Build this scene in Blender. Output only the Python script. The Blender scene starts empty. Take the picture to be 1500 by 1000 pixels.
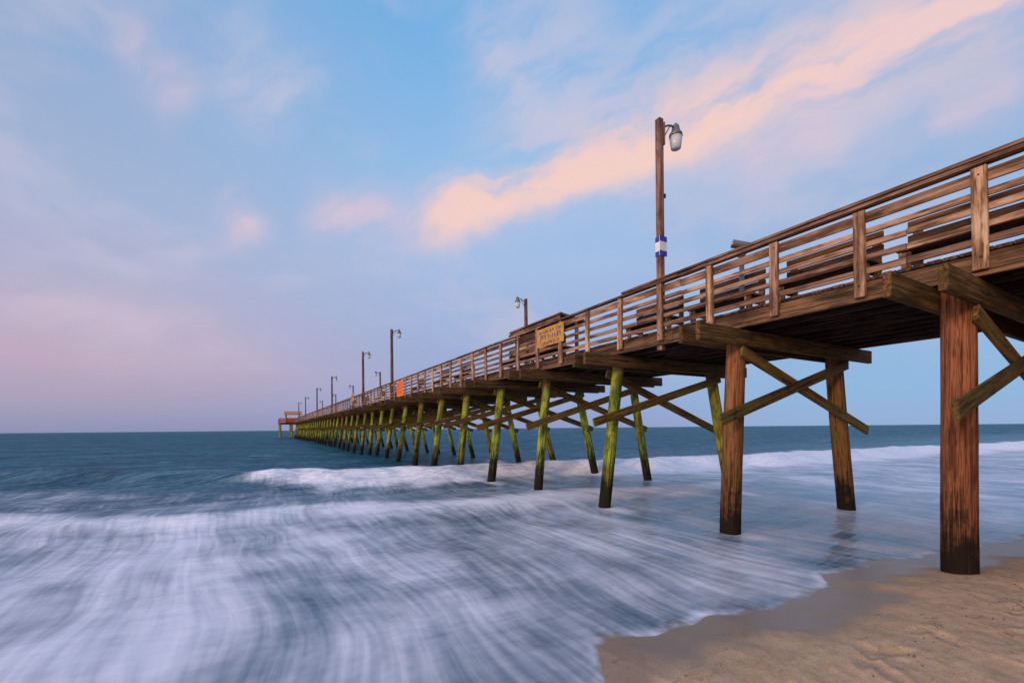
import bpy, math, random
import numpy as np
from mathutils import Matrix, Vector
random.seed(7); rng=np.random.default_rng(5)
scene=bpy.context.scene
F=640.0; EYE=1.95
TH=math.atan2(365,640)
FRAME=Matrix.Translation((8.48,0,0))@Matrix.Rotation(TH,4,'Z')   # pier frame: x=u across, y=s out to sea
DECK=4.01; W=4.6; S0=-14.0; S1=134.0
def lin(r,g,b):
    f=lambda c:(c/255/12.92 if c/255<=0.04045 else ((c/255+0.055)/1.055)**2.4)
    return (f(r),f(g),f(b),1)
# ---------------------------------------------------------------- node helper
class NT:
    def __init__(s,nt): s.t=nt; nt.nodes.clear()
    def n(s,ty,**kw):
        nd=s.t.nodes.new(ty)
        for k,v in kw.items(): setattr(nd,k,v)
        return nd
    def l(s,a,b): s.t.links.new(a,b)
    def put(s,sock,v):
        if hasattr(v,'links') or isinstance(v,bpy.types.NodeSocket): s.l(v,sock)
        else: sock.default_value=v
    def math(s,op,a,b=0.0,c=0.0,clamp=False):
        m=s.n('ShaderNodeMath',operation=op); m.use_clamp=clamp
        s.put(m.inputs[0],a); s.put(m.inputs[1],b); s.put(m.inputs[2],c); return m.outputs[0]
    def vec(s,op,a,b=(0,0,0)):
        m=s.n('ShaderNodeVectorMath',operation=op); s.put(m.inputs[0],a)
        if op=='SCALE': s.put(m.inputs[3],b)
        else: s.put(m.inputs[1],b)
        return m.outputs[1] if op in('DOT_PRODUCT','LENGTH') else m.outputs[0]
    def sstep(s,v,lo,hi,a=0.0,b=1.0):
        m=s.n('ShaderNodeMapRange',interpolation_type='SMOOTHSTEP')
        s.put(m.inputs[0],v); s.put(m.inputs[1],lo); s.put(m.inputs[2],hi); s.put(m.inputs[3],a); s.put(m.inputs[4],b); return m.outputs[0]
    def mix(s,f,a,b,bt='MIX'):
        m=s.n('ShaderNodeMix',data_type='RGBA',blend_type=bt); m.clamp_factor=True
        s.put(m.inputs[0],f); s.put(m.inputs[6],a); s.put(m.inputs[7],b); return m.outputs[2]
    def noise(s,v,scale,detail=4,rough=.5,dist=0.0,color=False):
        m=s.n('ShaderNodeTexNoise'); s.put(m.inputs['Vector'],v)
        m.inputs['Scale'].default_value=scale; m.inputs['Detail'].default_value=detail
        m.inputs['Roughness'].default_value=rough; m.inputs['Distortion'].default_value=dist
        return m.outputs[1 if color else 0]
    def ramp(s,f,stops):
        m=s.n('ShaderNodeValToRGB'); s.put(m.inputs[0],f); e=m.color_ramp.elements
        while len(e)<len(stops): e.new(.5)
        for i,(p,c) in enumerate(stops): e[i].position=p; e[i].color=c
        return m.outputs[0]
    def attr(s,name,out='Fac'):
        m=s.n('ShaderNodeAttribute',attribute_name=name); return m.outputs[out]
    def xyz(s,v):
        m=s.n('ShaderNodeSeparateXYZ'); s.put(m.inputs[0],v); return m.outputs
    def comb(s,x,y,z):
        m=s.n('ShaderNodeCombineXYZ'); s.put(m.inputs[0],x); s.put(m.inputs[1],y); s.put(m.inputs[2],z); return m.outputs[0]
    def bump(s,h,st,d):
        m=s.n('ShaderNodeBump'); m.inputs['Strength'].default_value=st; m.inputs['Distance'].default_value=d; s.l(h,m.inputs['Height']); return m.outputs[0]
def newmat(name):
    m=bpy.data.materials.new(name); m.use_nodes=True; t=NT(m.node_tree)
    o=t.n('ShaderNodeOutputMaterial'); p=t.n('ShaderNodeBsdfPrincipled'); t.l(p.outputs[0],o.inputs[0]); return m,t,p,o
def wood(name,c0,c1,moss=False,pile=False,rough=.85,fade=0,sat=.85):
    m,t,p,o=newmat(name)
    wc=t.attr('wc','Vector'); rnd=t.attr('rnd')
    n1=t.noise(t.vec('MULTIPLY',wc,(.9,26,26)),1.0,3,.65,.15)
    n2=t.noise(t.vec('MULTIPLY',wc,(1.3,4,4)),1.0,4,.65)
    n3=t.noise(t.vec('MULTIPLY',wc,(4,80,80)),1.0,1,.7)
    col=t.mix(t.sstep(n1,.36,.66),c0,c1)
    col=t.mix(t.sstep(n2,.42,.68,0,.75),col,(c0[0]*.40,c0[1]*.42,c0[2]*.45,1))
    col=t.mix(t.sstep(n3,.32,.46,.7,0),col,(.02,.013,.01,1))
    if fade:
        col=t.mix(t.math('MULTIPLY',t.sstep(n2,.55,.35),t.sstep(rnd,.3,1,0.1,fade)),col,lin(184,158,140))
    hs=t.n('ShaderNodeHueSaturation'); t.put(hs.inputs['Saturation'],t.math('MULTIPLY_ADD',rnd,.15,sat))
    t.put(hs.inputs['Value'],t.math('MULTIPLY_ADD',rnd,.85,.45)); t.put(hs.inputs['Hue'],t.math('MULTIPLY_ADD',rnd,.02,.49)); t.l(col,hs.inputs['Color']); col=hs.outputs[0]
    h=t.math('ADD',t.math('MULTIPLY',n1,.6),t.math('MULTIPLY',n3,.5))
    if moss or pile:
        geo=t.n('ShaderNodeNewGeometry'); z=t.xyz(geo.outputs['Position'])[2]
        big=t.noise(geo.outputs['Position'],3.0,3,.7)
        mo=t.attr('moss')
        gm=t.math('MULTIPLY',t.sstep(t.math('ADD',big,t.math('MULTIPLY',n1,.6)),.58,.86),mo)
        if pile: gm=t.math('MULTIPLY',gm,t.sstep(t.math('ADD',z,t.math('MULTIPLY',big,1.2)),2.9,4.1,1.0,.45))
        gcol=t.mix(t.sstep(n2,.36,.62),lin(58,92,40),lin(158,170,60))
        col=t.mix(t.math('MULTIPLY',gm,1.4,clamp=True),col,gcol)
    if pile:
        zz=t.math('ADD',z,t.math('MULTIPLY',t.math('ADD',t.math('SUBTRACT',big,.5),t.math('SUBTRACT',n1,.5)),-2.0))
        zz=t.math('SUBTRACT',zz,t.math('MULTIPLY',mo,.25))
        wet=t.sstep(zz,.28,1.05,.97,0)
        tar=t.math('MULTIPLY',t.sstep(n1,.48,.6),t.sstep(z,.6,2.6,.8,.2))
        col=t.mix(tar,col,(.016,.011,.008,1))
        col=t.mix(wet,col,(.010,.008,.007,1))
        h=t.math('ADD',h,t.math('MULTIPLY',big,.5))
    p.inputs['Roughness'].default_value=rough
    t.l(col,p.inputs['Base Color']); p.inputs['Specular IOR Level'].default_value=.1
    t.l(t.bump(h,.9,.016 if not pile else .03),p.inputs['Normal'])
    return m
M_deck=wood('deck_wood',lin(64,48,40),lin(122,90,70))
M_rail=wood('railing_wood',lin(108,78,62),lin(186,140,112),fade=.7,sat=.82)
M_beam=wood('beam_wood',lin(74,50,34),lin(138,94,58),moss=True)
M_pile=wood('pile_wood',lin(92,50,32),lin(176,106,70),moss=True,pile=True)
M_pole=wood('pole_wood',lin(104,74,68),lin(164,124,112))
def simple(name,c,rough=.5,metal=0.0,var=.15,trans=0):
    m,t,p,o=newmat(name); tc=t.n('ShaderNodeTexCoord')
    n=t.noise(tc.outputs['Object'],6,3,.6)
    col=t.mix(t.sstep(n,.3,.75,0,1),c,tuple(x*(1-var) for x in c[:3])+(1,))
    t.l(col,p.inputs['Base Color']); p.inputs['Roughness'].default_value=rough; p.inputs['Metallic'].default_value=metal
    p.inputs['Transmission Weight'].default_value=trans
    return m
M_metal=simple('galvanised_metal',lin(120,118,118),.45,.7)
M_glass=simple('lamp_refractor',lin(225,228,234),.25,0,.1,.3)
M_blue=simple('blue_paint',lin(40,45,150),.5); M_white=simple('white_paint',lin(225,222,228),.5)
M_orange=simple('orange_paint',lin(226,110,26),.6,var=.25); M_yellow=simple('yellow_paint',lin(190,142,40),.6,var=.35)
M_red=simple('red_paint',lin(196,92,56),.6); M_dark=simple('dark_metal',lin(50,48,50),.5,.4)
M_rooft=simple('shelter_roof',lin(190,120,84),.7); M_weed=simple('seaweed',lin(48,36,28),.7,var=.5)
# ---------------------------------------------------------------- mesh builder
class MB:
    def __init__(s): s.v=[];s.f=[];s.wc=[];s.rnd=[];s.moss=[];s.mi=[]
    def box(s,c,ax,ay,az,lx,ly,lz,rnd=None,moss=0,mi=0,jit=0.0):
        ax=Vector(ax).normalized(); ay=Vector(ay).normalized(); az=Vector(az).normalized(); c=Vector(c)
        if jit:
            r=Matrix.Rotation(random.gauss(0,jit),3,az)@Matrix.Rotation(random.gauss(0,jit),3,ay); ax=r@ax; ay=r@ay; az=r@az
        if rnd is None: rnd=random.random()
        o=Vector((random.uniform(0,90),random.uniform(0,90),random.uniform(0,90))); b=len(s.v)
        for i in(-1,1):
            for j in(-1,1):
                for k in(-1,1):
                    s.v.append(c+ax*(i*lx/2)+ay*(j*ly/2)+az*(k*lz/2))
                    s.wc.append(o+Vector((i*lx/2,j*ly/2,k*lz/2))); s.rnd.append(rnd); s.moss.append(moss)
        for q in((0,1,3,2),(4,6,7,5),(0,4,5,1),(2,3,7,6),(0,2,6,4),(1,5,7,3)):
            s.f.append([b+x for x in q]); s.mi.append(mi)
    def bar(s,p0,p1,wd,ht,up=(0,0,1),**k):
        p0=Vector(p0);p1=Vector(p1);a=(p1-p0);L=a.length;a.normalize(); y=Vector(up).cross(a).normalized(); z=a.cross(y)
        s.box((p0+p1)/2,a,y,z,L,wd,ht,**k)
    def tube(s,pts,rad,seg=12,rnd=None,moss=0,mi=0,rough=0.0,cap=True):
        if rnd is None: rnd=random.random()
        o=Vector((random.uniform(0,90),random.uniform(0,90),random.uniform(0,90))); b=len(s.v); pts=[Vector(p) for p in pts]; d=0
        ph=[random.uniform(0,6.28) for _ in range(3)]
        for i,p in enumerate(pts):
            tn=(pts[min(i+1,len(pts)-1)]-pts[max(i-1,0)]).normalized()
            if i: d+=(pts[i]-pts[i-1]).length
            x=tn.orthogonal().normalized() if abs(tn.z)<.9 else Vector((1,0,0)); x=(x-tn*x.dot(tn)).normalized(); y=tn.cross(x)
            r=rad[i] if isinstance(rad,(list,tuple)) else rad
            for j in range(seg):
                a=2*math.pi*j/seg; rr=r*(1+rough*(math.sin(3*a+ph[0]+d*.4)+.6*math.sin(5*a+ph[1])+.5*math.sin(d*2.3+ph[2]+a)+random.uniform(-.5,.5)))
                s.v.append(p+x*(math.cos(a)*rr)+y*(math.sin(a)*rr)); s.wc.append(o+Vector((d,math.cos(a)*r,math.sin(a)*r))); s.rnd.append(rnd); s.moss.append(moss)
        for i in range(len(pts)-1):
            for j in range(seg):
                k=(j+1)%seg; s.f.append([b+i*seg+j,b+i*seg+k,b+(i+1)*seg+k,b+(i+1)*seg+j]); s.mi.append(mi)
        if cap:
            s.f.append([b+j for j in range(seg)][::-1]); s.mi.append(mi)
            s.f.append([b+(len(pts)-1)*seg+j for j in range(seg)]); s.mi.append(mi)
    def obj(s,name,mats,parent=None,bevel=0,smooth=False):
        me=bpy.data.meshes.new(name); me.from_pydata([tuple(v) for v in s.v],[],s.f)
        a=me.attributes.new('wc','FLOAT_VECTOR','POINT'); a.data.foreach_set('vector',[c for v in s.wc for c in v])
        a=me.attributes.new('rnd','FLOAT','POINT'); a.data.foreach_set('value',s.rnd)
        a=me.attributes.new('moss','FLOAT','POINT'); a.data.foreach_set('value',s.moss)
        for m in mats: me.materials.append(m)
        me.polygons.foreach_set('material_index',s.mi)
        if smooth: me.polygons.foreach_set('use_smooth',[len(f)==4 for f in s.f])
        ob=bpy.data.objects.new(name,me); scene.collection.objects.link(ob)
        if parent: ob.parent=parent
        else: ob.matrix_world=FRAME
        if bevel:
            md=ob.modifiers.new('bevel','BEVEL'); md.width=bevel; md.segments=1; md.limit_method='ANGLE'
        return ob
def empty(name,mw=FRAME):
    e=bpy.data.objects.new(name,None); scene.collection.objects.link(e); e.matrix_world=mw; return e
# ---------------------------------------------------------------- PIER
pier=empty('fishing_pier')
SH_U=[-60,-12,-8,-6,-5.3,-4.8,-3.8,-2.9,-2.1,-1,.3,1.5,3.6,6,12,40,60]; SH_S=[5.0,5.3,5.6,6.0,6.5,7.2,7.12,6.95,6.8,7.1,7.0,6.73,6.35,6.3,6.0,5.6,5.6]
def shore(u): return np.interp(u,SH_U,SH_S)+.05*np.sin(u*5.1)+.03*np.sin(u*11+1)
def sandz(u,s):
    d=shore(u)-s
    return np.where(d>0,.03*d+.09*np.clip(d,0,1.0)+np.clip(d-6,0,40)*.05,.05*d).clip(-3.0,2.5)
SB=[6.2-3.05*3,6.2-3.05*2,6.2-3.05]+[6.2+3.05*k for k in range(42)]
SB[4]=9.17
pb=MB(); bb=MB(); cb=MB()
PB=[]
for s in SB:
    k=round((s-6.2)/3.05)
    j=random.uniform
    bn=0.0 if k<=0 else (-.22 if k==1 else -.45+j(-.1,.1)); bf=.1 if k<=0 else (.55 if k==1 else .82+j(-.12,.12))
    if k==0: bf=.30
    mm=1.0 if 2<=k<=4 else j(.6,1.0)
    moss={0:.0,1:.1}.get(k,0 if k<0 else mm); mossf={0:.1,1:.12}.get(k,0 if k<0 else j(.5,1.0))
    for side,ut,du,mo in((0,.28,bn,moss),(1,3.87 if k!=0 else 4.15,bf,mossf)):
        ds=j(-.08,.08) if k>1 else 0
        if side==1 and k>1: ds=j(-.12,.12)
        r=.165 if k<=1 else .135*j(.92,1.08)
        ztop=3.72; zb=-1.3
        n=18; P=[];R=[]
        for i in range(n+1):
            q=i/n; z=zb+(ztop-zb)*q; w=(3.4-z)/3.4
            P.append((ut+du*w+.014*math.sin(3*q+s),s+ds*w+.01*math.sin(4*q+2*s),z)); R.append(r*(1.0+.10*(1-q)))
        pb.tube(P,R,20 if k<8 else 10,moss=mo,rough=.024 if k<8 else .01,rnd=j(.3,.8) if k>1 else .62)
        PB.append((ut+du,s+ds))
    for o in(-.205,.205):
        e0=-.95+j(-.15,.15)-(.12 if o>0 else 0); e1=5.1+j(-.15,.15)
        bb.bar((e0,s+o,3.545+j(-.01,.01)),(e1,s+o,3.545+j(-.01,.01)),.085,.29,moss=.05,rnd=j(.1,.6))
    if k<36:
        za=3.28;zb_=1.85
        bb.bar((-.8+j(-.15,.15),s-.29,zb_+.18+j(-.08,.08)),(4.0,s-.20,za+.02),.055,.2,moss=.12,rnd=j(.4,.9))
        if k<2: bb.bar((.1,s+.20-.4,za+.02),(4.85+j(-.1,.1),s+.28-.42-.1,zb_+j(-.05,.05)),.055,.2,moss=.12,rnd=j(.5,1))
        else: bb.bar((.1,s+.20,za+.02),(4.75+j(-.15,.15),s+.28,zb_+j(-.08,.08)),.055,.2,moss=.15,rnd=j(.4,.9))
    for ut in(.28,3.87):
        cb.tube([(ut,s-.27,3.55),(ut,s-.24,3.55)],.022,8,mi=0)
pb.obj('pilings',[M_pile],pier,smooth=True)
bb.obj('caps_and_bracing',[M_beam],pier,bevel=.008)
cb.obj('bolts',[M_dark],pier)
db=MB()
L=6.1
for i in range(10):
    uu=.05+i*(W-.1)/9; s=S0+(i%2)*1.5
    while s<S1:
        e=min(s+L,S1); db.bar((uu,s,3.83),(uu,e-.004,3.83),.07 if i in(0,9) else .055,.26,rnd=random.uniform(.5,1.1) if i in(0,9) else random.uniform(0,.25)); s=e
s=S0
while s<S1:
    wd=.14; db.box((W/2+random.uniform(-.012,.012),s+wd/2,3.983+random.uniform(-.002,.002)),(1,0,0),(0,1,0),(0,0,1),W+.06,wd,.042,rnd=random.uniform(.1,.9)); s+=.149
db.obj('deck',[M_deck],pier,bevel=.005)
rb=MB(); posts=[5.92+1.187*k for k in range(-16,108)]
for side in(0,1):
    ux=-.02 if side==0 else W+.02; sg=-1 if side==0 else 1
    for s in posts:
        if s>S1-1: continue
        rb.box((ux+sg*.03,s,4.36+random.uniform(-.02,.02)),(0,0,1),(1,0,0),(0,1,0),1.2,.06,.135,rnd=random.uniform(.45,1.1),jit=.008)
        for zb in(3.9,4.86): rb.box((ux+sg*.062,s+random.uniform(-.02,.02),zb),(0,1,0),(1,0,0),(0,0,1),.025,.012,.025,mi=1)
    for zi,h in((4.86,.14),(4.66,.08),(4.475,.08),(4.285,.08),(4.11,.09)):
        s=posts[0]-.5+ (0 if zi>4.6 else 1.187)
        while s<S1-1:
            e=min(s+1.187*4,S1-1); hh=random.uniform(-.008,.008)
            rb.bar((ux-sg*.024,s+.003,zi+hh),(ux-sg*.024,e-.003,zi+random.uniform(-.012,.012)+hh),.04,h,rnd=random.uniform(.0,1)); s=e
    s=posts[0]-.5
    while s<S1-1:
        e=min(s+1.187*4,S1-1); z=5.005 
        rb.bar((ux,s+.004,z+random.uniform(-.006,.006)),(ux,e-.004,z+random.uniform(-.006,.006)),.19,.045,up=(.12*sg,0,1),rnd=random.uniform(.1,.6)); s=e
    rb.bar((ux,-12,5.055),(ux,4.6,5.055),.2,.045,rnd=.3)
    rb.bar((ux,4.61,5.055),(ux,11.75,5.055),.2,.045,rnd=.3)
rb.obj('railing',[M_rail,M_dark],pier,bevel=.006)
tb=MB(); UL=-3.5
tb.box(((UL+9.3)/2,S1+5,3.95),(1,0,0),(0,1,0),(0,0,1),9.3-UL,11,.12,rnd=.4)
for u in(UL+.2,-.6,2.3,6,9.1):
    for s in(S1,S1+3.4,S1+6.8,S1+10): tb.tube([(u,s,-1),(u,s,3.9)],.17,8,moss=.5)
for s in(S1+.2,S1+10): tb.bar((UL-.1,s,3.75),(9.4,s,3.75),.12,.3)
for z in(4.4,4.75,5.1):
    for a,b in(((UL,S1-.45),(UL,S1+10.4)),((UL,S1-.45),(-.2,S1-.45)),((4.8,S1-.45),(9.2,S1-.45)),((9.2,S1-.45),(9.2,S1+10.4)),((UL,S1+10.4),(9.2,S1+10.4))):
        tb.bar((*a,z),(*b,z),.05,.17,mi=1)
for i in range(10): tb.box((UL-.05,S1-.4+i*1.2,4.5),(0,0,1),(1,0,0),(0,1,0),1.2,.1,.1,mi=1)
for i in range(3): tb.box((UL+i*1.4,S1-.5,4.5),(0,0,1),(1,0,0),(0,1,0),1.2,.1,.1,mi=1)
tb.obj('end_platform',[M_beam,M_red],pier)
sh=empty('pier_shelter'); q=MB()
for u in(-1.8,1.5):
    for s in(S1+3,S1+6.5): q.box((u,s,5.2),(0,0,1),(1,0,0),(0,1,0),2.4,.16,.16)
q.box((-.15,S1+6.6,4.7),(1,0,0),(0,1,0),(0,0,1),3.3,.08,1.4,mi=1)
q.obj('frame',[M_beam,M_orange],sh)
q=MB()
V=[(-2.3,S1+2.4,6.3),(2.1,S1+2.4,6.3),(2.1,S1+7.1,6.3),(-2.3,S1+7.1,6.3),(-2.3,S1+4.75,7.2),(2.1,S1+4.75,7.2)]
q.v=[Vector(v) for v in V]; q.f=[[0,1,5,4],[2,3,4,5],[0,4,3],[1,2,5],[3,2,1,0]]; q.wc=q.v; q.rnd=[.5]*6; q.moss=[0]*6; q.mi=[0]*5
q.obj('roof',[M_rooft],sh)
# ---------------------------------------------------------------- benches
for i,e in enumerate((3.2,5.0,6.95,8.7,10.55,12.45,17.0,19.2,24,27,31,36,41,47,53)):
    be=empty('bench'); q=MB(); L=1.45; u=1.15; s0=e-L
    for s in(s0+.1,e-.1):
        q.box((u,s,4.47),(0,0,1),(1,0,0),(0,1,0),.92,.05,.11)
        q.box((u-.42,s,4.22),(0,0,1),(1,0,0),(0,1,0),.42,.05,.11)
        q.bar((u-.45,s+.06,4.39),(u,s+.06,4.39),.045,.1)
    q.obj('legs',[M_rail],be,bevel=.005)
    q=MB()
    for z in(4.70,4.91): q.bar((u-.045,s0,z),(u-.045,e,z),.04,.16,rnd=random.uniform(0,.5))
    q.obj('backrest',[M_beam],be,bevel=.005)
    q=MB()
    for k in range(3): q.bar((u-.12-.15*k,s0,4.465),(u-.12-.15*k,e,4.465),.135,.04,rnd=random.uniform(.1,.5))
    q.obj('seat',[M_rail],be,bevel=.005)
# ---------------------------------------------------------------- lamp posts
def lamp(s,side,h=8.6,near=False):
    e=empty('street_lamp'); u=.13 if side==0 else W-.13; sg=1 if side==0 else -1
    q=MB()
    if near: q.box((u,s,(3.6+h)/2),(0,0,1),(1,0,0),(0,1,0),h-3.6,.13,.13,rnd=.7,jit=.003); q.box((u+.085,s-.02,h-.32),(0,0,1),(1,0,0),(0,1,0),.5,.035,.12,rnd=.2)
    else: q.tube([(u,s,3.6),(u,s,6),(u,s,h)],[.11,.1,.085],10,rnd=.3)
    q.obj('pole',[M_pole],e,bevel=.01 if near else 0)
    q=MB(); z=h-.18; P=[]
    for i in range(9):
        t=i/8; P.append((u+sg*(.05+.42*t),s-.02,z-.02+.16*math.sin(t*math.pi*.62)))
    q.tube(P,.022,8); q.box((u+sg*.09,s-.02,z-.03),(0,0,1),(1,0,0),(0,1,0),.2,.02,.07)
    q.tube([(u+sg*.1,s-.02,z-.22),(u+sg*.3,s-.02,z+.1)],.012,6)
    hx=u+sg*.50
    q.tube([(hx,s-.02,z+.2),(hx,s-.02,z+.235)],[.035,.03],10)
    q.tube([(hx,s-.02,z-.06),(hx,s-.02,z+.0),(hx,s-.02,z+.06),(hx,s-.02,z+.17),(hx,s-.02,z+.2)],[.145,.14,.095,.075,.055],16)
    q.obj('arm_and_housing',[M_metal],e,smooth=True)
    q=MB(); q.tube([(hx,s-.02,z-.34),(hx,s-.02,z-.32),(hx,s-.02,z-.2),(hx,s-.02,z-.065)],[.07,.105,.125,.137],16); q.obj('refractor',[M_glass],e,smooth=True)
    if near:
        q=MB()
        for zz_ in (6.9,6.94): q.box((u+.07,s-.075,zz_),(0,0,1),(1,0,0),(0,1,0),.05,.03,.03)
        q.tube([(u+.07,s-.03,4.1),(u+.07,s-.035,6),(u+.07,s-.03,h-.3)],.009,6); q.obj('cable_conduit',[M_dark],e)
for s,sd in((10.8,0),(33.4,0),(43.0,0),(62.4,0),(79.6,0),(101,0),(120,0),(23.4,1),(55.6,1),(73,1),(91,1),(112,1),(-10,1)):
    lamp(s,sd,near=(s==10.8))
q=MB(); zc=1.95+ (624.5-362)/67.7
q.box((.13,10.8-.075,zc),(0,0,1),(1,0,0),(0,1,0),.42,.215,.012,mi=1)
for dz_ in(.155,-.155):
    q.box((.13,10.8-.083,zc+dz_),(0,0,1),(1,0,0),(0,1,0),.11,.217,.006,mi=0)
    q.box((.13-.0715,10.8,zc+dz_),(0,0,1),(1,0,0),(0,1,0),.11,.01,.14,mi=0)
q.box((.13-.07,10.8,zc),(0,0,1),(1,0,0),(0,1,0),.2,.008,.14,mi=1)
q.obj('pole_placard',[M_blue,M_white])
e=empty('tower_viewer'); q=MB(); u,s=.9,9.45; dzv=-.08
q.tube([(u,s,4.0),(u,s,4.05),(u,s,4.07),(u,s,5.4+dzv)],[.14,.14,.05,.045],12); q.obj('post',[M_metal],e,smooth=True)
q=MB(); q.tube([(u-.13,s+.12,5.66+dzv),(u-.12,s+.11,5.655+dzv),(u+.14,s-.14,5.56+dzv)],[.075,.08,.065],14); q.box((u,s,5.46+dzv),(0,0,1),(1,0,0),(0,1,0),.16,.1,.12); q.obj('telescope',[M_metal],e,smooth=False)
e=empty('fish_cleaning_station'); q=MB()
for ss in(14.95,17.5):
    for uu in(.45,1.1): q.box((uu,ss,4.6),(0,0,1),(1,0,0),(0,1,0),1.2,.09,.09)
for z in(4.5,4.7,4.9): q.bar((.42,14.9,z),(.42,17.55,z),.03,.16)
q.box((.78,16.22,4.42),(0,1,0),(1,0,0),(0,0,1),2.6,.7,.05)
q.obj('stand',[M_rail],e,bevel=.005)
q=MB(); q.bar((.78,14.7,5.28),(.78,17.8,5.28),.95,.06,up=(.15,0,1),rnd=.1); q.bar((.3,14.7,5.2),(.3,17.8,5.2),.03,.14,rnd=.1); q.obj('top',[M_rail],e,bevel=.005)
def sign(name,s0,s1,z0,z1,mb,lines,mt):
    q=MB(); q.box((-.095,(s0+s1)/2,(z0+z1)/2),(0,1,0),(1,0,0),(0,0,1),s1-s0,.014,z1-z0,mi=0)
    for (a,b,c,d,wds) in lines:
        y=s1-(s1-s0)*a; za=z0+(z1-z0)*c; zb=z0+(z1-z0)*d; end=s1-(s1-s0)*b
        lh=(zb-za); 
        while y>end+lh*.5:
            if random.random()<.16: y-=lh*.6; continue
            wl=lh*random.uniform(.35,.8)
            st=lh*.2
            for kk in range(random.choice((2,3))):
                if random.random()<.5: q.box((-.104-.0004*kk,y-random.choice((0.1,.5,.9))*wl,(za+zb)/2),(0,1,0),(1,0,0),(0,0,1),st,.004,lh,mi=1)
                else: q.box((-.1045-.0004*kk,y-wl/2,za+lh*random.choice((.1,.5,.9))),(0,1,0),(1,0,0),(0,0,1),wl,.004,st,mi=1)
            y-=wl+lh*.22
    q.obj(name,[mb,mt])
sign('banner_sign',14.0,15.35,4.36,4.90,M_yellow,[(.12,.9,.70,.86,1),(.06,.94,.36,.60,1),(.2,.85,.08,.24,1)],M_blue)
sign('warning_sign',29.9,31.4,3.95,4.90,M_orange,[(.12,.88,.7,.84,1),(.12,.88,.46,.6,1),(.2,.8,.22,.34,1)],M_red)
sign('notice_sign',46.0,47.5,4.6,5.3,M_yellow,[(.1,.9,.5,.75,1)],M_blue)
# ---------------------------------------------------------------- grids
def gridmesh(name,us,ss,zf,attrs,mats,split=None):
    U,S=np.meshgrid(us,ss); Z=zf(U,S); nu,ns=len(us),len(ss)
    co=np.stack([U,S,Z],-1).reshape(-1,3).astype(np.float32)
    idx=np.arange(nu*ns).reshape(ns,nu); f=np.stack([idx[:-1,:-1],idx[:-1,1:],idx[1:,1:],idx[1:,:-1]],-1).reshape(-1,4)
    me=bpy.data.meshes.new(name); me.vertices.add(len(co)); me.vertices.foreach_set('co',co.ravel())
    me.loops.add(f.size); me.loops.foreach_set('vertex_index',f.ravel().astype(np.int32))
    me.polygons.add(len(f)); me.polygons.foreach_set('loop_start',np.arange(0,f.size,4,dtype=np.int32)); me.polygons.foreach_set('loop_total',np.full(len(f),4,dtype=np.int32))
    for m in mats: me.materials.append(m)
    if split is not None:
        mi=np.repeat((ss[:-1]<split).astype(np.int32),nu-1); me.polygons.foreach_set('material_index',mi)
    me.update(calc_edges=True); me.polygons.foreach_set('use_smooth',np.ones(len(f),bool))
    for k,fn in attrs.items():
        a=me.attributes.new(k,'FLOAT','POINT'); a.data.foreach_set('value',fn(U,S).ravel().astype(np.float32))
    ob=bpy.data.objects.new(name,me); scene.collection.objects.link(ob); ob.matrix_world=FRAME; return ob
def spaced(lo,hi,fl,fh,st,gr):
    c=list(np.arange(fl,fh,st)); x=fh;d=st
    while x<hi: c.append(x); d*=gr; x+=d
    c.append(hi); x=fl-st; d=st; l=[]
    while x>lo: l.append(x); d*=gr; x-=d
    l.append(lo); return np.array(l[::-1]+c)
def fbm(U,S,n,lam0,lam1,au=1,as_=1,seed=1):
    r=np.random.default_rng(seed); o=0*U
    for i in range(n):
        lam=math.exp(r.uniform(math.log(lam0),math.log(lam1))); a=r.uniform(0,2*math.pi); k=2*math.pi/lam
        o=o+np.sin(U*k*math.cos(a)*au+S*k*math.sin(a)*as_+r.uniform(0,6.3)+1.2*np.sin(U*k*.37+S*k*.29+r.uniform(0,6)))
    return o/math.sqrt(n)
def crest1(U): return np.interp(U,[-60,-30,-17,-12,-7.1,-2.4,9.7,44,90],[52,38,30,26.5,22.9,21.3,18.8,15,12])+.35*np.sin(U*.7)+.2*np.sin(U*1.9+1)
def crest2(U): return np.interp(U,[-60,-20,-8.4,0,8,40],[33,22,15.8,14.2,13.2,10])+.3*np.sin(U*.9+1)
def asym(d,wf,wb): return np.exp(-np.where(d<0,(d/wf)**2,(d/wb)**2))
def wz(U,S):
    d=S-shore(U); dist=np.sqrt((U+8)**2+(S-4)**2)
    z=.006*fbm(U,S,10,1,3.5,seed=2)*np.clip(d/2,0.15,1)
    z+=.03*fbm(U,S,12,2,7,.6,1.2,seed=3)*np.clip((d-3)/12,0,1)*np.clip(1-dist/150,0,1)
    brk=np.clip((U+9)/3,0,1); c1=S-crest1(U)
    z+=.44*asym(c1,1.1,2.4)
    z+=brk*.07*(fbm(U,S,10,.9,3.0,1,.6,seed=21)*.6+.5)*asym(c1+.1,.9,.8)
    z+=.10*asym(S-crest2(U),1.2,1.8)
    z+=.17*fbm(U,S,9,14,40,.35,1.0,seed=4)*np.clip((S-crest1(U)-3)/15,0,1)*np.clip(1.5-dist/700,0,1)
    return z
def pilefoam(U,S):
    o=0*U
    for (a,b) in PB:
        if 6<b<30: o=np.maximum(o,np.exp(-(((U-a)/.5)**2+((S-b+.25)/.8)**2)))
    return o
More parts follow.
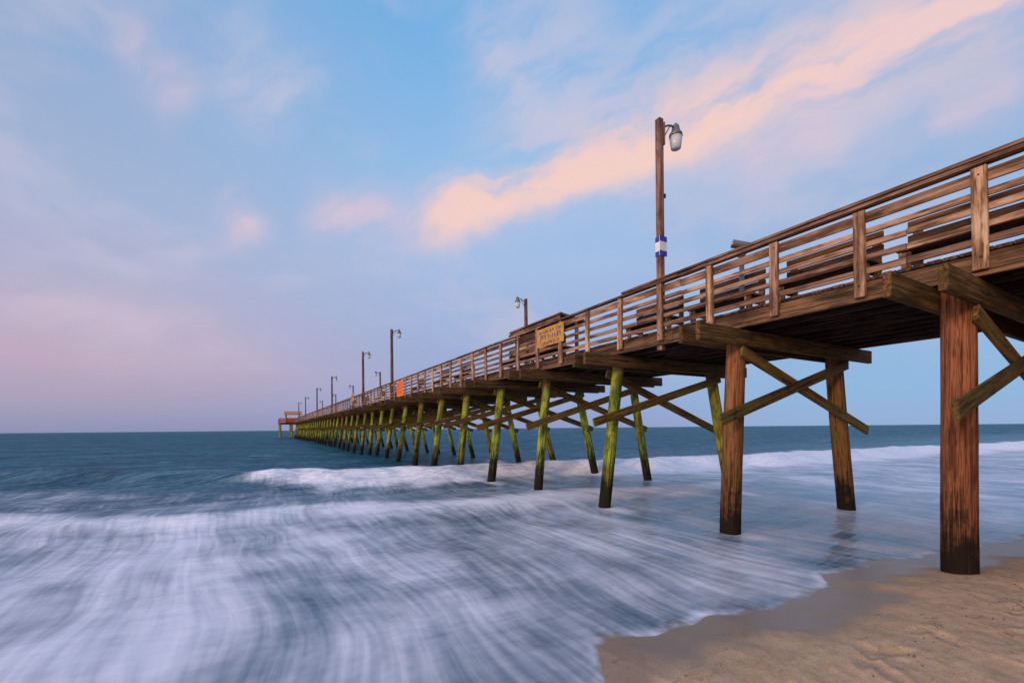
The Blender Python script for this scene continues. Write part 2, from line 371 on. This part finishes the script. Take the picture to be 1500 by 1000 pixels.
def foam(U,S):
    c1=S-crest1(U); c2=S-crest2(U); d=S-shore(U)
    lo=fbm(U,S,12,2.0,8,1,.7,seed=8)*.5; lo2=fbm(U,S,10,.8,2.5,1,.5,seed=9)*.5
    br=np.clip((U+8.3+.6*np.sin(S*2))/2.0,0,1)
    right=np.clip((U-2)/6,0,1)
    f=(.32+.30*right+.14*lo)*np.clip((-c1-2.2*(1-br))/1.5,0,1)
    f+= (1.20+.35*lo2+.25*lo)*br*asym(c1+.25+.25*lo2,1.6-.1*right,.65)
    f+= (.18+.25*lo)*np.exp(-((c1-3.0)/2.2)**2)*br
    f=np.maximum(f,(.86+.18*lo)*asym(c2+.3,1.7,1.2)*(1-.2*right))
    sh=np.clip((crest2(U)-S)/1.5,0,1); f=np.maximum(f,sh*(.59+.20*lo+.10*lo2+.12*np.clip((-U-4)/5,-.8,1)+.12*right))
    f=np.maximum(f,.80*np.exp(-(d/.22)**2)*(S>5))
    f=np.maximum(f,.9*pilefoam(U,S)+.15*lo2)
    return np.clip(f,0,1.4)
def edge(U,S): return S-shore(U)
def seamat(name,with_alpha):
    m,t,p,o=newmat(name); tc=t.n('ShaderNodeTexCoord'); ob_=tc.outputs['Object']; x=t.xyz(ob_)
    fl=t.vec('MULTIPLY',ob_,(1,1,0))
    warp=t.vec('SCALE',t.vec('SUBTRACT',t.noise(fl,.16,2,.5,color=True),(.5,.5,.5)),2.4)
    wp=t.vec('ADD',fl,warp)
    n1=t.noise(t.vec('MULTIPLY',wp,(1.5,.22,1)),1,3,.55)
    n2=t.noise(t.vec('MULTIPLY',wp,(9,.45,1)),1,3,.55)
    n3=t.noise(wp,.8,4,.68)
    fo=t.attr('foam')
    v=t.math('ADD',fo,t.math('MULTIPLY',t.math('SUBTRACT',n1,.5),.75)); v=t.math('ADD',v,t.math('MULTIPLY',t.math('SUBTRACT',n2,.5),.50)); v=t.math('ADD',v,t.math('MULTIPLY',t.math('SUBTRACT',n3,.5),.9))
    fac=t.math('MULTIPLY',t.sstep(v,.08,1.10),t.sstep(fo,.02,.25))
    wn=t.noise(t.vec('MULTIPLY',fl,(.05,.35,0)),1,4,.7); wn2=t.noise(t.vec('MULTIPLY',fl,(.35,1.8,0)),1,4,.72)
    near=t.sstep(x[1],12,40)
    wcol=t.mix(near,lin(66,94,116),lin(28,98,122)); wcol=t.mix(t.sstep(wn,.40,.60,0,.85),wcol,lin(14,66,90)); wcol=t.mix(t.math('MULTIPLY',t.sstep(wn2,.48,.64,0,.75),near),wcol,lin(8,46,68))
    wcol=t.mix(t.math('MULTIPLY',t.sstep(wn2,.45,.32,0,.5),near),wcol,lin(110,158,174))
    if not with_alpha:
        cap=t.math('MULTIPLY',t.sstep(t.math('ADD',t.math('MULTIPLY',wn,.45),t.math('MULTIPLY',wn2,-.55)),.055,.09,0,.75),t.sstep(x[1],26,45))
        wcol=t.mix(cap,wcol,lin(225,228,235))
    fcol=t.mix(n2,lin(206,210,234),lin(240,238,248))
    t.l(t.mix(fac,wcol,fcol),p.inputs['Base Color'])
    p.inputs['Roughness'].default_value=.7; p.inputs['Specular IOR Level'].default_value=0
    ws=t.noise(t.vec('MULTIPLY',fl,(.4,1.4,0)),1,3,.7); ws2=t.noise(t.vec('MULTIPLY',fl,(.05,.2,0)),1,2,.6)
    calm=t.sstep(x[1],10,28,.08,1)
    hh=t.math('MULTIPLY',t.math('ADD',t.math('MULTIPLY',ws,.7),t.math('MULTIPLY',ws2,1.6)),calm)
    nrm=t.bump(hh,1,1.1); t.l(nrm,p.inputs['Normal'])
    gl=t.n('ShaderNodeBsdfGlossy'); gl.inputs['Roughness'].default_value=.25; t.l(nrm,gl.inputs['Normal']); gl.inputs['Color'].default_value=(.8,.92,1,1)
    fr=t.n('ShaderNodeFresnel'); fr.inputs['IOR'].default_value=1.33; t.l(nrm,fr.inputs['Normal'])
    gf=t.math('MULTIPLY',t.math('MINIMUM',fr.outputs[0],t.sstep(x[1],8,40,.42,.18)),t.math('MULTIPLY_ADD',fac,-.9,1))
    mx=t.n('ShaderNodeMixShader'); t.l(gf,mx.inputs[0]); t.l(p.outputs[0],mx.inputs[1]); t.l(gl.outputs[0],mx.inputs[2])
    if with_alpha:
        alpha=t.sstep(t.math('ADD',t.attr('edge'),t.math('MULTIPLY',t.math('SUBTRACT',n3,.5),.8)),-.12,.12)
        tr=t.n('ShaderNodeBsdfTransparent'); m2=t.n('ShaderNodeMixShader'); t.l(alpha,m2.inputs[0]); t.l(tr.outputs[0],m2.inputs[1]); t.l(mx.outputs[0],m2.inputs[2]); mx=m2
    t.l(mx.outputs[0],o.inputs[0]); return m
us=spaced(-6000,6000,-14,9,.10,1.05); ss=spaced(4.0,6000,5.0,26,.08,1.035)
gridmesh('sea_water',us,ss[ss>=4.0],wz,{'foam':foam,'edge':edge},[seamat('sea_water',False),seamat('wave_wash',True)],split=8.0)
# sand
m,t,p,o=newmat('beach_sand'); tc=t.n('ShaderNodeTexCoord'); ob_=tc.outputs['Object']; ed=t.attr('edge')
a=t.noise(ob_,.9,3,.6); b=t.noise(ob_,7,3,.65); c=t.noise(ob_,170,1,.6); d=t.noise(t.vec('MULTIPLY',ob_,(1,2.4,1)),2.0,3,.6,1.0)
wetv=t.math('ADD',ed,t.math('MULTIPLY',t.math('SUBTRACT',a,.5),2.0)); wet=t.sstep(wetv,-1.0,-.4)
dry=t.mix(a,lin(196,162,134),lin(222,190,160)); dry=t.mix(t.sstep(b,.35,.7,0,.4),dry,lin(164,130,106))
wetc=t.mix(b,lin(132,110,94),lin(156,132,112))
col=t.mix(wet,dry,wetc); col=t.mix(t.sstep(c,.36,.52,.5,0),col,lin(112,88,70)); 
ln=t.math('ABSOLUTE',t.math('SUBTRACT',d,.5)); col=t.mix(t.math('MULTIPLY',t.sstep(ln,0,.008,.65,0),t.sstep(b,.47,.58)),col,lin(92,68,52))
t.l(col,p.inputs['Base Color']); t.put(p.inputs['Roughness'],t.math('MULTIPLY_ADD',wet,-.55,.9)); t.put(p.inputs['Specular IOR Level'],t.math('MULTIPLY_ADD',wet,.5,.1))
dryf=t.math('SUBTRACT',1.2,wet)
t.l(t.bump(t.math('MULTIPLY',t.math('ADD',t.math('MULTIPLY',b,.6),t.math('MULTIPLY',c,.18)),dryf),.9,.045),p.inputs['Normal'])
FP=[]
for i in range(60):
    FP.append((random.uniform(-4.6,3.5),random.uniform(3.8,5.9),random.uniform(0,3.14),random.uniform(.6,1)))
def sz(U,S):
    z=sandz(U,S); dr=np.clip((shore(U)-S-.5)/1.0,0,1)
    z=z+.010*fbm(U,S,8,.5,2.5,seed=11)*dr+.003*fbm(U,S,8,.12,.4,seed=12)*dr
    for (a,b,r,k) in FP:
        x=(U-a)*math.cos(r)+(S-b)*math.sin(r); y=-(U-a)*math.sin(r)+(S-b)*math.cos(r)
        q=(x/.14)**2+(y/.06)**2; z=z-k*.03*np.exp(-np.minimum(q,20)**2)*dr+k*.010*np.exp(-(np.minimum(q,20)-2.2)**2)*dr
    for (a,b) in PB:
        if b<7: z=z-.03*np.exp(-(((U-a)/.3)**2+((S-b)/.3)**2))
    return z
us=spaced(-6000,6000,-6,5,.025,1.09); ss=spaced(-6000,6000,3.4,7.4,.025,1.09)
gridmesh('beach_sand',us,ss,sz,{'edge':edge},[m])
# wrack: bits of weed, shell and pebbles along the last high swash line
q=MB(); rr=random.Random(3)
for i in range(90):
    u=rr.uniform(-4.5,3.8)
    s=5.6+.16*math.sin(u*2.2)+.08*math.sin(u*6)+rr.gauss(0,.04) if i<70 else rr.uniform(4.4,6.0)
    if abs(u-.28)<.3 and abs(s-6.2)<.3: continue
    zz=float(sz(np.array([[u]]),np.array([[s]]))[0,0]); L=rr.uniform(.005,.016)*(2.2 if rr.random()<.08 else 1); an=rr.uniform(0,3.1); st=.0045
    pts=[(u+math.cos(an+.5*k)*L*k*.6,s+math.sin(an+.5*k)*L*k*.6,zz+.002+.002*k*(2-k)) for k in range(3)]
    q.tube(pts,[st*.6,st*rr.uniform(.8,1.4),st*.4],6,mi=0 if rr.random()<.92 else 1)
q.obj('seaweed_wrack',[M_weed,M_white])
# ---------------------------------------------------------------- WORLD
world=bpy.data.worlds.new('World'); scene.world=world; world.use_nodes=True
t=NT(world.node_tree); out=t.n('ShaderNodeOutputWorld'); bg=t.n('ShaderNodeBackground'); t.l(bg.outputs[0],out.inputs[0])
tc=t.n('ShaderNodeTexCoord'); D=t.vec('NORMALIZE',tc.outputs['Generated']); dx,dy,dz=t.xyz(D)
SUN_EL=math.radians(9); sd=Vector((-.72,-.69,0)).normalized()
sky=t.n('ShaderNodeTexSky',sky_type='NISHITA'); sky.sun_disc=False; sky.sun_elevation=SUN_EL; sky.sun_rotation=math.atan2(sd.x,sd.y)
L=t.ramp(dz,[(0,lin(142,148,184)),(.05,lin(168,160,190)),(.12,lin(192,170,192)),(.24,lin(180,178,207)),(.36,lin(166,182,214)),(.55,lin(148,174,212)),(1,lin(120,165,215))])
C=t.ramp(dz,[(0,lin(144,156,198)),(.06,lin(150,166,208)),(.2,lin(158,178,218)),(.34,lin(166,190,228)),(.5,lin(150,192,234)),(.7,lin(112,176,230)),(1,lin(130,180,230))])
R=t.ramp(dz,[(0,lin(150,176,216)),(.06,lin(142,182,224)),(.3,lin(155,184,222)),(.55,lin(150,182,222)),(1,lin(130,175,225))])
base=t.mix(t.sstep(dx,-.75,-.05),L,C); base=t.mix(t.sstep(dx,.1,.65),base,R)
wn=t.vec('SUBTRACT',t.noise(D,3.4,5,.62,color=True),(.5,.5,.5)); Dw=t.vec('ADD',D,t.vec('SCALE',wn,.14))
wisp=t.noise(t.vec('MULTIPLY',Dw,(2.0,2.0,4.5)),1.6,4,.58)
base=t.mix(t.math('MULTIPLY',t.sstep(wisp,.46,.72,0,.5),t.sstep(dz,.03,.25)),base,lin(206,198,218))
def pdir(px,py): return Vector(((px-750)/F,1,(627-py)/F)).normalized()
A=pdir(640,325);B=pdir(1560,-40); ax=(B-A).normalized(); nz=A.cross(B).normalized(); ay=nz.cross(ax)
feather=t.noise(t.comb(t.math('MULTIPLY',t.vec('DOT_PRODUCT',Dw,tuple(ax)),4.5),t.math('MULTIPLY',t.vec('DOT_PRODUCT',Dw,tuple(nz)),16),t.math('MULTIPLY',t.vec('DOT_PRODUCT',Dw,tuple(ay)),2)),1.0,5,.6)
fth=t.sstep(feather,.28,.64,.14,1)
def cloud(col,a,b,w0,w1,st,soft=.25):
    global base
    A=pdir(*a);B=pdir(*b); n=A.cross(B).normalized(); ta=(B-A); Lh=ta.length; ta.normalize()
    tt=t.math('DIVIDE',t.math('SUBTRACT',t.vec('DOT_PRODUCT',Dw,tuple(ta)),A.dot(ta)),Lh)
    bb=t.vec('DOT_PRODUCT',Dw,tuple(n))
    w=t.math('MULTIPLY_ADD',tt,w1-w0,w0); w=t.math('MAXIMUM',w,.004)
    q=t.math('DIVIDE',bb,w)
    g=t.math('POWER',2.718,t.math('MULTIPLY',t.math('MULTIPLY',q,q),-1.0))
    m_=t.math('MULTIPLY',g,t.math('MULTIPLY',t.sstep(tt,-soft*.4,soft),t.sstep(tt,1-soft,1+soft*.5,1,0)))
    m_=t.math('MULTIPLY',t.math('MULTIPLY',m_,fth),st,clamp=True)
    base=t.mix(m_,base,col)
PE=lin(240,206,206); PK=lin(226,200,214); LV=lin(206,202,222)
cloud(LV,(690,210),(1500,40),.11,.17,.7)
cloud(LV,(660,70),(900,30),.10,.10,.5)
cloud(PE,(600,345),(1640,-70),.045,.065,1.25,.10)
cloud(lin(248,210,196),(620,345),(1200,115),.024,.045,.7,.2)
cloud(LV,(690,40),(800,200),.03,.03,.5)
cloud(PK,(310,260),(395,345),.035,.03,.75)
cloud(PK,(440,300),(610,335),.04,.045,.7)
cloud(PK,(160,30),(290,130),.05,.05,.5)
cloud(LV,(320,30),(450,170),.08,.07,.6)
cloud(PK,(1080,250),(1260,180),.035,.04,.55)
cloud(PK,(1380,180),(1520,120),.03,.03,.55)
cloud(PK,(-40,400),(330,480),.05,.04,.4)
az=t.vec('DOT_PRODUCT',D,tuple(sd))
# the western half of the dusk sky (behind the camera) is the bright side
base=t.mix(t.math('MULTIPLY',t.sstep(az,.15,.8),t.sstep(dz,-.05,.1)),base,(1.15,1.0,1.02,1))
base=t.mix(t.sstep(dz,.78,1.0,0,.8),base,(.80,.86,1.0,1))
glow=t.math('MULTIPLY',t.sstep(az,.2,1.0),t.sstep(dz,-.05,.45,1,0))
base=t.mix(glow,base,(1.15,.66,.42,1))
nsk=t.vec('SCALE',sky.outputs[0],.004)
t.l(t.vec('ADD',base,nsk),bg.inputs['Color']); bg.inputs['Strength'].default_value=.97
world.cycles.sampling_method='MANUAL'; world.cycles.sample_map_resolution=256
sun=bpy.data.lights.new('sun','SUN'); sun.energy=2.0; sun.angle=math.radians(8); sun.color=(1.0,.70,.48)
so=bpy.data.objects.new('sun',sun); scene.collection.objects.link(so)
dirv=Vector((sd.x*math.cos(SUN_EL),sd.y*math.cos(SUN_EL),math.sin(SUN_EL))); so.rotation_euler=dirv.to_track_quat('Z','Y').to_euler()
# ---------------------------------------------------------------- CAMERA
cam=bpy.data.cameras.new('camera'); co=bpy.data.objects.new('camera',cam); scene.collection.objects.link(co); scene.camera=co
cam.sensor_width=36; cam.lens=F/1500*36; cam.shift_y=127/1500; cam.clip_start=.05; cam.clip_end=20000
co.matrix_world=Matrix.Translation((0,0,EYE))@Matrix.Rotation(math.radians(90),4,'X')@Matrix.Rotation(math.radians(-.53),4,'Z')
scene.view_settings.view_transform='Standard'; scene.view_settings.look='None'; scene.view_settings.exposure=0
